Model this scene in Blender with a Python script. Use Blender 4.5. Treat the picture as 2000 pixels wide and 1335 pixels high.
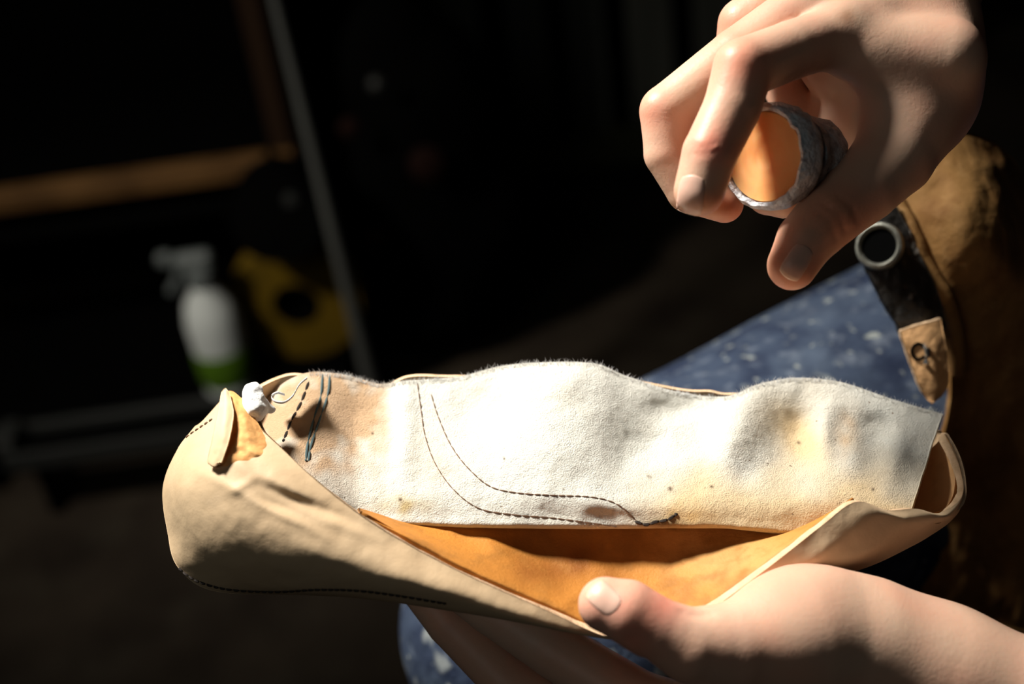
import bpy, math, random
import numpy as np
from mathutils import Vector, Matrix, noise
from mathutils.bvhtree import BVHTree
random.seed(7); np.random.seed(7)
for o in list(bpy.data.objects): bpy.data.objects.remove(o)
SC = bpy.context.scene
COL = SC.collection

# ------------------------------------------------------------------ camera
FPX = 2777.8
PITCH = math.radians(35); ROLL = math.radians(8)
CAM = np.array([0.0, 0.0, 1.05])
FWD = np.array([0, math.cos(PITCH), -math.sin(PITCH)])
_r0 = np.array([1.0, 0, 0]); _u0 = np.array([0, math.sin(PITCH), math.cos(PITCH)])
RGT = math.cos(ROLL)*_r0 - math.sin(ROLL)*_u0
UPV = math.sin(ROLL)*_r0 + math.cos(ROLL)*_u0
cd = bpy.data.cameras.new('camera'); cam = bpy.data.objects.new('camera', cd); COL.objects.link(cam)
cam.matrix_world = Matrix(((RGT[0], UPV[0], -FWD[0], CAM[0]), (RGT[1], UPV[1], -FWD[1], CAM[1]), (RGT[2], UPV[2], -FWD[2], CAM[2]), (0, 0, 0, 1)))
cd.sensor_width = 36; cd.lens = 50; cd.clip_start = 0.02; cd.clip_end = 30
cd.dof.use_dof = True; cd.dof.focus_distance = 0.497; cd.dof.aperture_fstop = 4.8; cd.dof.aperture_blades = 9
SC.camera = cam
SC.view_settings.view_transform = 'Standard'; SC.view_settings.look = 'None'
SC.view_settings.exposure = 0.0; SC.view_settings.gamma = 1.0; SC.view_settings.use_curve_mapping = False
w = bpy.data.worlds.new('world'); SC.world = w; w.use_nodes = True
w.node_tree.nodes['Background'].inputs[0].default_value = (0.6, 0.75, 1.0, 1)
w.node_tree.nodes['Background'].inputs[1].default_value = 0.006

def cw(p):                      # camera-frame centimetres (x right, y up, z towards the lens, 0 at 50 cm) -> world metres
    p = np.asarray(p, float)/100.0
    return CAM + p[..., 0:1]*RGT + p[..., 1:2]*UPV + (0.5-p[..., 2:3])*FWD
def P(px, py, z):               # where a point z cm nearer than the 50 cm plane stands, in those centimetres
    d = 50.0-z
    return np.array([(px-1000)/FPX*d, (667.5-py)/FPX*d, z])
def PA(a):
    a = np.asarray(a, float); d = 50.0-a[..., 2]
    return np.stack([(a[..., 0]-1000)/FPX*d, (667.5-a[..., 1])/FPX*d, a[..., 2]], -1)
def W(px, py, z): return cw(P(px, py, z))
def ray(px, py): return RGT*((px-1000)/FPX)+UPV*((667.5-py)/FPX)+FWD
def onY(px, py, Y): r = ray(px, py); return CAM+r*((Y-CAM[1])/r[1])
def onZ(px, py, Z): r = ray(px, py); return CAM+r*((Z-CAM[2])/r[2])

def area(name, loc, target, size, power, color, spread=180):
    l = bpy.data.lights.new(name, 'AREA'); l.shape = 'DISK'; l.size = size; l.energy = power; l.color = color
    l.spread = math.radians(spread)
    o = bpy.data.objects.new(name, l); COL.objects.link(o); o.location = loc
    o.rotation_euler = (Vector(target)-Vector(loc)).to_track_quat('-Z', 'Y').to_euler(); return o
FOC = W(1000, 850, 0)
LDIR = -0.52*RGT+0.80*UPV+0.13*(-FWD); LDIR /= np.linalg.norm(LDIR)
area('work_lamp', FOC+LDIR*0.95, W(860, 700, 0), 0.20, 2.2, (1.0, 0.965, 0.90), 50)
area('camera_side_fill', (-0.9, -0.9, 1.9), (-0.1, 1.1, 0.3), 0.9, 0.9, (0.95, 1.0, 0.97), 120)  # unseen fill added on the camera side to lift the shaded undersides
area('background_fill', (-0.75, 0.75, 1.2), (-0.30, 1.42, 0.25), 0.10, 0.9, (1.0, 0.92, 0.8), 60)  # unseen light added to brighten the background

# ------------------------------------------------------------------ materials
def mat(name, col, rough=0.6, spec=0.3, metal=0, bump=(), mott=None, attr=False, sss=0, sheen=0, trans=0, specks=None, ior=1.45):
    m = bpy.data.materials.new(name); m.use_nodes = True; nt = m.node_tree; N = nt.nodes; L = nt.links
    b = N['Principled BSDF']; b.inputs['Roughness'].default_value = rough; b.inputs['Metallic'].default_value = metal
    b.inputs['Specular IOR Level'].default_value = spec; b.inputs['IOR'].default_value = ior
    b.inputs['Transmission Weight'].default_value = trans; b.inputs['Sheen Weight'].default_value = sheen
    tc = N.new('ShaderNodeTexCoord')
    def mix(kind, a, bb, fac):
        x = N.new('ShaderNodeMix'); x.data_type = 'RGBA'; x.blend_type = kind
        for s, v in ((6, a), (7, bb)):
            if isinstance(v, tuple): x.inputs[s].default_value = (*v, 1)
            else: L.new(v, x.inputs[s])
        if isinstance(fac, float): x.inputs[0].default_value = fac
        else: L.new(fac, x.inputs[0])
        return x.outputs[2]
    def nz(scale, detail=4, rough=0.55, stretch=None):
        n = N.new('ShaderNodeTexNoise'); n.inputs['Scale'].default_value = scale; n.inputs['Detail'].default_value = detail
        n.inputs['Roughness'].default_value = rough
        if stretch:
            mp = N.new('ShaderNodeMapping'); mp.inputs['Scale'].default_value = stretch
            L.new(tc.outputs['Object'], mp.inputs[0]); L.new(mp.outputs[0], n.inputs[0])
        else: L.new(tc.outputs['Object'], n.inputs[0])
        return n.outputs[0]
    def ramp(src, lo, hi):
        r = N.new('ShaderNodeMapRange'); r.inputs[1].default_value = lo; r.inputs[2].default_value = hi; L.new(src, r.inputs[0]); return r.outputs[0]
    c = col
    if attr:
        a = N.new('ShaderNodeAttribute'); a.attribute_name = 'tint'
        c = mix('MULTIPLY', tuple(col), a.outputs['Color'], 1.0)
    if mott:
        for (sc_, c2, lo, hi, amt) in mott:
            f = ramp(nz(sc_), lo, hi); q = N.new('ShaderNodeMath'); q.operation = 'MULTIPLY'; q.inputs[1].default_value = amt; L.new(f, q.inputs[0])
            c = mix('MIX', c, tuple(c2), q.outputs[0])
    if specks:
        for (sc_, c2, thr, wid) in specks:
            f = ramp(nz(sc_, 2, 0.4), thr, thr+wid)
            c = mix('MIX', c, tuple(c2), f)
    if isinstance(c, tuple): b.inputs['Base Color'].default_value = (*c, 1)
    else: L.new(c, b.inputs['Base Color'])
    if sss:
        b.inputs['Subsurface Weight'].default_value = sss; b.inputs['Subsurface Radius'].default_value = (1.0, 0.35, 0.18)
        b.inputs['Subsurface Scale'].default_value = 0.006
    prev = None
    for (sc_, st, di) in bump:
        bp = N.new('ShaderNodeBump'); bp.inputs['Strength'].default_value = st; bp.inputs['Distance'].default_value = di
        L.new(nz(sc_, 5, 0.6), bp.inputs['Height'])
        if prev: L.new(prev, bp.inputs['Normal'])
        prev = bp.outputs[0]
    if prev: L.new(prev, b.inputs['Normal'])
    return m

M = {}
M['skin'] = mat('skin', (0.70, 0.43, 0.30), 0.42, 0.35, attr=True, sss=0.12, bump=((900, 0.18, 0.0006), (260, 0.12, 0.001)),
                mott=((60, (0.66, 0.36, 0.27), 0.5, 0.75, 0.35),))
M['nail'] = mat('nail', (0.76, 0.46, 0.35), 0.36, 0.4, sss=0.05, attr=True, bump=((300, 0.05, 0.0005),))
M['lining'] = mat('suede_lining', (0.70, 0.68, 0.60), 0.95, 0.05, sheen=0.15, attr=True, bump=((1900, 0.9, 0.0007), (650, 0.28, 0.0011), (90, 0.25, 0.0025)),
                  mott=((45, (0.62, 0.50, 0.34), 0.52, 0.85, 0.35),), specks=((420, (0.22, 0.15, 0.09), 0.765, 0.03),))
M['edge'] = mat('cut_leather_edge', (0.72, 0.50, 0.31), 0.75, 0.2, bump=((700, 0.5, 0.001),), mott=((150, (0.45, 0.28, 0.15), 0.45, 0.7, 0.6),))
M['ext'] = mat('natural_tan_leather', (0.60, 0.43, 0.26), 0.55, 0.28, attr=True, bump=((700, 0.15, 0.0006), (150, 0.12, 0.001)),
               mott=((35, (0.50, 0.33, 0.18), 0.45, 0.75, 0.5), (140, (0.66, 0.5, 0.33), 0.55, 0.8, 0.3)))
M['orange'] = mat('orange_tan_leather', (0.50, 0.20, 0.035), 0.6, 0.25, attr=True, bump=((900, 0.35, 0.0008), (200, 0.2, 0.0012)),
                  mott=((40, (0.26, 0.105, 0.02), 0.46, 0.66, 0.9), (160, (0.36, 0.15, 0.03), 0.5, 0.7, 0.5)))
M['thread_black'] = mat('black_thread', (0.03, 0.022, 0.018), 0.7)
M['thread_brown'] = mat('brown_thread', (0.17, 0.10, 0.06), 0.7)
M['thread_blue'] = mat('blue_grey_thread', (0.07, 0.11, 0.115), 0.7)
M['white_fluff'] = mat('white_suede', (0.84, 0.83, 0.80), 0.95, 0.05, sheen=0.5, bump=((900, 0.6, 0.001),))
M['tape'] = mat('tan_paper_tape', (0.72, 0.50, 0.30), 0.6, 0.3, bump=((120, 0.2, 0.001),))
M['torn'] = mat('torn_orange_leather', (0.80, 0.42, 0.15), 0.7, 0.2, bump=((250, 0.35, 0.001),), mott=((90, (0.5, 0.2, 0.06), 0.45, 0.65, 0.7),))
M['denim'] = mat('blue_denim', (0.050, 0.068, 0.108), 0.9, 0.1, bump=((1500, 0.5, 0.001), (60, 0.4, 0.005)),
                 mott=((40, (0.020, 0.028, 0.056), 0.42, 0.62, 0.9), (26, (0.10, 0.13, 0.18), 0.52, 0.75, 0.8), (85, (0.19, 0.22, 0.27), 0.56, 0.72, 0.6)),
                 specks=((150, (0.30, 0.32, 0.30), 0.66, 0.08), (60, (0.26, 0.28, 0.28), 0.68, 0.10)))
M['apron'] = mat('brown_suede', (0.24, 0.125, 0.04), 0.75, 0.2, bump=((500, 0.4, 0.001), (60, 0.3, 0.003)),
                 mott=((45, (0.14, 0.06, 0.015), 0.42, 0.66, 0.85), (120, (0.4, 0.24, 0.1), 0.55, 0.8, 0.4)))
M['strap'] = mat('black_leather', (0.02, 0.018, 0.016), 0.4, 0.5, bump=((200, 0.5, 0.002),), mott=((60, (0.14, 0.07, 0.04), 0.55, 0.7, 0.8),),
                 specks=((160, (0.3, 0.28, 0.25), 0.66, 0.04),))
M['tab'] = mat('pale_tan_leather', (0.58, 0.33, 0.15), 0.6, 0.25, bump=((400, 0.4, 0.001),), mott=((100, (0.35, 0.18, 0.07), 0.5, 0.75, 0.5),))
M['steel'] = mat('worn_steel', (0.26, 0.26, 0.22), 0.45, 0.5, metal=0.7, mott=((200, (0.15, 0.14, 0.12), 0.45, 0.7, 0.7),), bump=((500, 0.4, 0.001),))
M['staple'] = mat('bright_steel', (0.8, 0.8, 0.78), 0.25, 0.5, metal=1)
M['shirt'] = mat('dark_shirt', (0.01, 0.01, 0.012), 0.9, 0.1)
M['polish'] = mat('orange_polish', (0.86, 0.36, 0.12), 0.45, 0.35, mott=((70, (0.92, 0.48, 0.2), 0.4, 0.6, 0.6),), sss=0.5)
M['film'] = mat('clear_crinkled_plastic', (0.92, 0.93, 0.95), 0.12, 1.0, trans=0.12, bump=((200, 1.0, 0.004), (900, 0.5, 0.001)), mott=((230, (0.36, 0.36, 0.40), 0.52, 0.62, 0.6), (120, (0.25, 0.12, 0.13), 0.60, 0.68, 0.6)))
M['film_core'] = mat('dark_maroon_print', (0.16, 0.10, 0.11), 0.5, 0.4, mott=((150, (0.42, 0.42, 0.45), 0.5, 0.62, 0.9),))
M['dark_metal'] = mat('dark_grey_metal', (0.028, 0.03, 0.028), 0.5, 0.4, mott=((20, (0.03, 0.03, 0.03), 0.4, 0.7, 0.6),))
M['pole'] = mat('grey_metal', (0.10, 0.104, 0.096), 0.45, 0.5, mott=((25, (0.08, 0.08, 0.08), 0.4, 0.7, 0.6),))
M['wood'] = mat('worn_wood', (0.11, 0.055, 0.017), 0.7, 0.2, bump=((60, 0.3, 0.002),), mott=((9, (0.04, 0.018, 0.005), 0.4, 0.6, 0.7),))
M['shadedwood'] = mat('shaded_wood', (0.02, 0.010, 0.005), 0.8, 0.1)  # wood darkened to give the unlit look of the upright
M['black'] = mat('matt_black', (0.0016, 0.0016, 0.0016), 0.9, 0.02)
M['rust'] = mat('rust_red', (0.012, 0.004, 0.0025), 0.8, 0.1)
M['white_plastic'] = mat('white_plastic', (0.62, 0.66, 0.65), 0.5, 0.3)
M['grey_plastic'] = mat('grey_plastic', (0.11, 0.125, 0.125), 0.5, 0.3)
M['green'] = mat('green_label', (0.075, 0.16, 0.01), 0.6, 0.2)
M['yellow'] = mat('mustard_yellow', (0.125, 0.075, 0.003), 0.7, 0.2, mott=((25, (0.09, 0.055, 0.003), 0.4, 0.65, 0.8),))
M['slat'] = mat('dark_painted_slat', (0.085, 0.087, 0.073), 0.7, 0.2)
M['rail'] = mat('dark_olive_rail', (0.12, 0.115, 0.055), 0.7, 0.2)
M['floor'] = mat('dark_brown_floor', (0.050, 0.038, 0.027), 0.8, 0.15, mott=((6, (0.022, 0.016, 0.012), 0.4, 0.65, 0.9), (14, (0.07, 0.06, 0.042), 0.5, 0.8, 0.5)), bump=((30, 0.3, 0.004),))
M['wall'] = mat('dark_wall', (0.03, 0.03, 0.028), 0.9, 0.1, bump=((40, 0.3, 0.003),))

# ------------------------------------------------------------------ object helpers
def tag(o, label=None, cat=None, group=None, kind=None):
    for k, v in (('label', label), ('category', cat), ('group', group), ('kind', kind)):
        if v: o[k] = v
    return o
def empty(name, loc, label, cat, group=None):
    o = bpy.data.objects.new(name, None); COL.objects.link(o); o.location = loc; o.empty_display_size = 0.02
    return tag(o, label, cat, group)
def mesh(name, V, F, mats, parent=None, smooth=True, mi=None, tint=None):
    me = bpy.data.meshes.new(name)
    V = np.asarray(V, float)
    if parent is not None: V = V-np.array(parent_world(parent))
    me.from_pydata(V.tolist(), [], F if isinstance(F, list) else F.tolist())
    if not isinstance(mats, (list, tuple)): mats = [mats]
    for m_ in mats: me.materials.append(m_)
    if mi is not None: me.polygons.foreach_set('material_index', np.asarray(mi, dtype=np.int32))
    if smooth: me.polygons.foreach_set('use_smooth', [True]*len(me.polygons))
    if tint is not None:
        a = me.color_attributes.new('tint', 'FLOAT_COLOR', 'POINT')
        t = np.ones((len(V), 4)); t[:, :3] = tint; a.data.foreach_set('color', t.ravel())
    me.update()
    o = bpy.data.objects.new(name, me); COL.objects.link(o)
    if parent is not None: o.parent = parent
    return o
def parent_world(p):
    l = Vector((0, 0, 0))
    while p is not None: l = l+p.location; p = p.parent
    return l
def crom(pts, n):               # Catmull-Rom through pts along axis 0
    p = np.asarray(pts, float); k = len(p)
    if k == 2: t = np.linspace(0, 1, n).reshape((-1,)+(1,)*(p.ndim-1)); return p[0]*(1-t)+p[1]*t
    e = np.concatenate([[2*p[0]-p[1]], p, [2*p[-1]-p[-2]]])
    s = np.linspace(0, k-1-1e-9, n); i = s.astype(int); t = (s-i).reshape((-1,)+(1,)*(p.ndim-1))
    a, b, c, d = e[i], e[i+1], e[i+2], e[i+3]
    return 0.5*((2*b)+(-a+c)*t+(2*a-5*b+4*c-d)*t*t+(-a+3*b-3*c+d)*t**3)
def fbm(p, s, seed=0, oct=3):
    out = np.zeros(len(p)); off = Vector((seed*13.1, seed*7.7, seed*3.3))
    for i, q in enumerate(p): out[i] = noise.fractal(Vector(q)*s+off, 1.0, 2.0, oct)
    return out
SURF = {}
def patch(name, rows, nu, nv, thick, mats, parent, disp=None, tint=None, nz=0.0, nzs=0.6, seed=0, flip=False, key=None):
    """rows: control rows of (px,py,z). Front face looks to the lens side. Gives a closed sheet of real thickness (cm)."""
    g = crom(np.asarray(rows, float), nu)
    g = np.swapaxes(crom(np.swapaxes(g, 0, 1), nv), 0, 1)
    if disp is not None: g[..., 2] += disp(g[..., 0], g[..., 1])
    pts = PA(g)
    if nz: 
        pts = pts+0
        pts[..., 2] += nz*fbm(pts.reshape(-1, 3), nzs, seed).reshape(nu, nv)
    du = np.gradient(pts, axis=0); dv = np.gradient(pts, axis=1)
    n = np.cross(du, dv); n /= np.linalg.norm(n, axis=2, keepdims=True)+1e-9
    sg = 1.0 if n[..., 2].mean() > 0 else -1.0
    if flip: sg = -sg
    n = n*sg
    th = thick
    F0 = pts.reshape(-1, 3); B0 = (pts-n*th).reshape(-1, 3); K = nu*nv
    ii, jj = np.meshgrid(np.arange(nu-1), np.arange(nv-1), indexing='ij'); a = (ii*nv+jj).ravel()
    q = np.stack([a, a+nv, a+nv+1, a+1], 1)
    if sg < 0: q = q[:, ::-1]
    fr = q; bk = q[:, ::-1]+K
    bd = [i*nv for i in range(nu)]; rim = list(range(nv))+[i*nv+nv-1 for i in range(1, nu)]+[(nu-1)*nv+j for j in range(nv-2, -1, -1)]+[i*nv for i in range(nu-2, 0, -1)]
    R = np.array(rim); R2 = np.roll(R, -1)
    # round the cut edge with a middle ring
    mid = (F0[R]+B0[R])/2; cen = np.gradient(F0[R], axis=0); out = np.cross(cen, n.reshape(-1, 3)[R]); out /= np.linalg.norm(out, axis=1, keepdims=True)+1e-9
    cc = F0.mean(0); 
    if ((mid-cc)*out).sum() < 0: out = -out
    mid = mid+out*th*0.3; mb = 2*K+np.arange(len(R)); mb2 = np.roll(mb, -1)
    e1 = np.stack([R2, R, mb, mb2], 1); e2 = np.stack([mb2, mb, R+K, R2+K], 1)
    if sg < 0: e1 = e1[:, ::-1]; e2 = e2[:, ::-1]
    V = np.concatenate([F0, B0, mid]); F = np.concatenate([fr, bk, e1, e2])
    mi = np.concatenate([np.zeros(len(fr)), np.full(len(bk), min(1, len(mats)-1)), np.full(len(e1)*2, len(mats)-1)])
    T = np.ones((len(V), 3))
    if tint is not None:
        t = tint(g[..., 0].ravel(), g[..., 1].ravel()); T[:K] = t
    o = mesh(name, cw(V), F, mats, parent, True, mi, T)
    if key: SURF[key] = BVHTree.FromPolygons([Vector(v) for v in cw(F0)], [tuple(int(k) for k in f) for f in fr])
    return o
def hit(key, px, py):
    d = ray(px, py); d = d/np.linalg.norm(d)
    best = None
    for k in (key if isinstance(key, (list, tuple)) else [key]):
        r = SURF[k].ray_cast(Vector(CAM), Vector(d), 2.0)
        if r[0] is not None and (best is None or r[3] < best[3]): best = r
    if best is None: return None
    n = best[1]
    if n.dot(Vector(d)) > 0: n = -n
    return np.array(best[0]), np.array(n)
def tube(pts, rad, seg=6):
    pts = np.asarray(pts, float); n = len(pts); rad = np.broadcast_to(rad, (n,))
    t = np.gradient(pts, axis=0); t /= np.linalg.norm(t, axis=1, keepdims=True)+1e-12
    up = np.array([0.3, 0.2, 0.93]); V = []; F = []
    for i in range(n):
        a = np.cross(t[i], up); a /= np.linalg.norm(a)+1e-9; b = np.cross(t[i], a)
        for k in range(seg):
            an = 2*math.pi*k/seg; V.append(pts[i]+rad[i]*(math.cos(an)*a+math.sin(an)*b))
    for i in range(n-1):
        for k in range(seg):
            k2 = (k+1) % seg; F.append((i*seg+k, i*seg+k2, (i+1)*seg+k2, (i+1)*seg+k))
    F.append(tuple(range(seg))[::-1]); F.append(tuple((n-1)*seg+k for k in range(seg)))
    return V, F
class MB:
    def __init__(s): s.V = []; s.F = []
    def add(s, V, F):
        b = len(s.V); s.V += [tuple(v) for v in V]; s.F += [tuple(int(i)+b for i in f) for f in F]; return s
    def tube(s, pts, rad, seg=6): return s.add(*tube(pts, rad, seg))
    def box(s, c, h, ax=None, bev=0.0):
        ax = np.eye(3) if ax is None else np.asarray(ax); c = np.asarray(c, float); V = []; F = []
        bev = bev or min(h)*0.15
        # bevelled box: 24 vertices
        idx = {}
        for sx in (-1, 1):
            for sy in (-1, 1):
                for sz in (-1, 1):
                    for k in range(3):
                        p = np.array([sx*h[0], sy*h[1], sz*h[2]], float)
                        for j, sg in enumerate((sx, sy, sz)):
                            if j != k: p[j] -= sg*bev
                        idx[(sx, sy, sz, k)] = len(V); V.append(c+p@ax)
        for k in range(3):
            o = [j for j in range(3) if j != k]
            for sg in (-1, 1):
                f = []
                for a, b in ((-1, -1), (1, -1), (1, 1), (-1, 1)):
                    t = [0, 0, 0]; t[k] = sg; t[o[0]] = a; t[o[1]] = b; f.append(idx[(*t, k)])
                F.append(f if (sg > 0) == (k != 1) else f[::-1])
            for a in (-1, 1):
                for b in (-1, 1):
                    t1 = [0, 0, 0]; t1[k] = -1; t1[o[0]] = a; t1[o[1]] = b; t2 = list(t1); t2[k] = 1
                    F.append([idx[(*t1, o[0])], idx[(*t2, o[0])], idx[(*t2, o[1])], idx[(*t1, o[1])]])
        for sx in (-1, 1):
            for sy in (-1, 1):
                for sz in (-1, 1): F.append([idx[(sx, sy, sz, k)] for k in range(3)])
        return s.add(V, F)
    def lathe(s, prof, c, axis=(0, 0, 1), seg=32, xdir=None):
        ax = np.asarray(axis, float); ax /= np.linalg.norm(ax)
        a = np.cross(ax, [0.31, 0.2, 0.9] if abs(ax[2]) < .9 else [1, 0, 0]); a /= np.linalg.norm(a); b = np.cross(ax, a)
        V = []; F = []; n = len(prof)
        for r, h in prof:
            for k in range(seg):
                t = 2*math.pi*k/seg; V.append(np.asarray(c)+ax*h+r*(math.cos(t)*a+math.sin(t)*b))
        for i in range(n-1):
            for k in range(seg):
                k2 = (k+1) % seg; F.append((i*seg+k, i*seg+k2, (i+1)*seg+k2, (i+1)*seg+k))
        return s.add(V, F)
    def build(s, name, m, parent=None, smooth=True): 
        o = mesh(name, s.V, s.F, m, parent, smooth)
        if smooth:
            try: o.data.set_sharp_from_angle(angle=math.radians(40))
            except Exception: pass
        return o

# ------------------------------------------------------------------ implicit bodies (surface nets)
def smin(a, b, k):
    h = np.clip(0.5+0.5*(b-a)/k, 0, 1); return b*(1-h)+a*h-k*h*(1-h)
def cap(X, a, b, ra, rb, flat=None):
    a = np.asarray(a, float); b = np.asarray(b, float); ba = b-a
    t = np.clip(((X-a)@ba)/(ba@ba), 0, 1)
    q = X-a-t[:, None]*ba
    if flat is not None:
        n = np.asarray(flat[0], float); n /= np.linalg.norm(n); q = q+n*((q@n)*(flat[1]-1))[:, None]
    return np.linalg.norm(q, axis=1)-(ra+(rb-ra)*t)
def nets(fn, lo, hi, h):
    lo = np.asarray(lo, float); hi = np.asarray(hi, float); n = np.ceil((hi-lo)/h).astype(int)+1
    ax = [lo[i]+h*np.arange(n[i]) for i in range(3)]
    # coarse pass to skip the empty blocks
    B = 8; D = np.full(n, 9.0, dtype=np.float32)
    for i in range(0, n[0], B):
        for_i = ax[0][i:i+B]
        # block centres of this slab
        js = np.arange(0, n[1], B); ks = np.arange(0, n[2], B)
        jc, kc = np.meshgrid(js, ks, indexing='ij')
        cen = np.stack([np.full(jc.size, for_i.mean()), lo[1]+h*(jc.ravel()+B/2-.5), lo[2]+h*(kc.ravel()+B/2-.5)], 1)
        dc = fn(cen); lim = h*B*0.95+0.25*h*B
        near = np.abs(dc) < lim
        sgn = np.where(dc < 0, -9.0, 9.0)
        pts = []; sl = []
        for m_ in range(jc.size):
            j = jc.ravel()[m_]; k = kc.ravel()[m_]
            D[i:i+B, j:j+B, k:k+B] = sgn[m_]
            if near[m_]:
                g = np.meshgrid(for_i, ax[1][j:j+B], ax[2][k:k+B], indexing='ij')
                pts.append(np.stack([q.ravel() for q in g], 1)); sl.append((j, k, g[0].shape))
        if pts:
            d = fn(np.concatenate(pts)); o = 0
            for (j, k, shp) in sl:
                c_ = shp[0]*shp[1]*shp[2]; D[i:i+B, j:j+B, k:k+B] = d[o:o+c_].reshape(shp); o += c_
    s = D < 0
    c = [s[x:n[0]-1+x, y:n[1]-1+y, z:n[2]-1+z] for x in (0, 1) for y in (0, 1) for z in (0, 1)]
    tot = sum(q.astype(np.int8) for q in c); act = (tot > 0) & (tot < 8)
    idx = np.full(act.shape, -1, dtype=np.int64); cells = np.argwhere(act); idx[act] = np.arange(len(cells))
    acc = np.zeros((len(cells), 3)); cnt = np.zeros(len(cells))
    cor = [(x, y, z) for x in (0, 1) for y in (0, 1) for z in (0, 1)]
    for p in cor:
        for a_ in range(3):
            if p[a_] == 0:
                r = list(p); r[a_] = 1
                d0 = D[cells[:, 0]+p[0], cells[:, 1]+p[1], cells[:, 2]+p[2]]; d1 = D[cells[:, 0]+r[0], cells[:, 1]+r[1], cells[:, 2]+r[2]]
                cr = (d0 < 0) != (d1 < 0); t = np.where(cr, d0/(d0-d1+1e-12), 0)
                pt = np.array(p, float)[None]+np.zeros((len(cells), 3)); pt[:, a_] += t
                acc[cr] += pt[cr]; cnt[cr] += 1
    V = lo+h*(cells+acc/cnt[:, None])
    F = []
    for a_ in range(3):
        b_, c_ = (a_+1) % 3, (a_+2) % 3
        sl0 = [slice(0, n[i]-1) for i in range(3)]; sl1 = list(sl0)
        sl0[a_] = slice(0, n[a_]-1); sl1[a_] = slice(1, n[a_])
        s0 = s[tuple(sl0)]; s1 = s[tuple(sl1)]
        e = np.argwhere(s0 != s1); e = e[(e[:, b_] > 0) & (e[:, c_] > 0)]
        inside = s[e[:, 0], e[:, 1], e[:, 2]]
        def gi(db, dc_):
            q = e.copy(); q[:, b_] -= db; q[:, c_] -= dc_; return idx[q[:, 0], q[:, 1], q[:, 2]]
        q = np.stack([gi(0, 0), gi(1, 0), gi(1, 1), gi(0, 1)], 1)
        q[~inside] = q[~inside][:, ::-1]; F.append(q)
    F = np.concatenate(F); F = F[(F >= 0).all(1)]
    E = np.concatenate([F[:, [0, 1]], F[:, [1, 2]], F[:, [2, 3]], F[:, [3, 0]]]); cn = np.bincount(E[:, 0], minlength=len(V))+np.bincount(E[:, 1], minlength=len(V))
    for lam in (.6, -.62, .6, -.62, .6, -.62, .5):
        A_ = np.zeros_like(V)
        for k in range(3): A_[:, k] = np.bincount(E[:, 0], V[E[:, 1], k], len(V))+np.bincount(E[:, 1], V[E[:, 0], k], len(V))
        V = V+lam*(A_/np.maximum(cn, 1)[:, None]-V)*(cn > 0)[:, None]
    return V, F
def chain(X, pts, k=0.25):
    d = None
    for (a, b) in zip(pts[:-1], pts[1:]):
        q = cap(X, a[0], b[0], a[1], b[1]); d = q if d is None else smin(d, q, k)
    return d

# ------------------------------------------------------------------ setting: a dim workshop room
def struct(name, c, h, m):
    b = MB(); b.box(c, h, bev=0.004); return tag(b.build(name, m, None, False), kind='structure')
struct('floor', (0.3, 1.2, -0.05), (2.3, 2.3, 0.05), M['floor'])
struct('wall_back', (0.3, 3.55, 1.3), (2.3, 0.05, 1.3), M['wall'])
struct('wall_left', (-2.05, 1.2, 1.3), (0.05, 2.3, 1.3), M['wall'])
struct('wall_right', (2.65, 1.2, 1.3), (0.05, 2.3, 1.3), M['wall'])
struct('wall_front', (0.3, -1.15, 1.3), (2.3, 0.05, 1.3), M['wall'])
struct('ceiling', (0.3, 1.2, 2.95), (2.3, 2.3, 0.05), M['wall'])

# slatted crate far behind
Yc = 1.95
t = empty('slatted_crate', (float(onY(1150, 300, Yc)[0]), Yc, 0), 'dark low crate with wide upright slats on an olive rail in the far background', 'crate')
zr = float(onY(1100, 300, Yc)[2])
zr = max(zr, 0.0)
xs0 = float(onY(930, 200, Yc)[0]); 
slx = [(880, 955), (1008, 1083), (1123, 1195), (1240, 1325), (1370, 1450), (1495, 1580)]
for a, b_ in slx:
    xa = float(onY(a-8, 130, Yc)[0]); xb = float(onY(b_-8, 130, Yc)[0])
    MB().box(((xa+xb)/2, Yc+0.01, zr+0.28), ((xb-xa)/2, 0.008, 0.28)).build('slat', M['slat'], t, False)
xa = float(onY(860, 300, Yc)[0]); xb = float(onY(1700, 250, Yc)[0])
MB().box(((xa+xb)/2, Yc-0.01, zr+0.005), ((xb-xa)/2, 0.014, 0.026)).build('bottom_rail', M['rail'], t, False)
MB().box(((xa+xb)/2, Yc-0.01, zr+0.57), ((xb-xa)/2, 0.014, 0.03)).build('top_rail', M['rail'], t, False)
MB().box(((xa+xb)/2, Yc+0.2, zr+0.28), ((xb-xa)/2, 0.01, 0.30)).build('back_panel', M['black'], t, False)
for x in (xa+.01, xb-.01):
    MB().box((x, Yc+0.1, zr+0.27), (0.012, 0.11, 0.30)).build('side_panel', M['black'], t, False)

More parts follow.
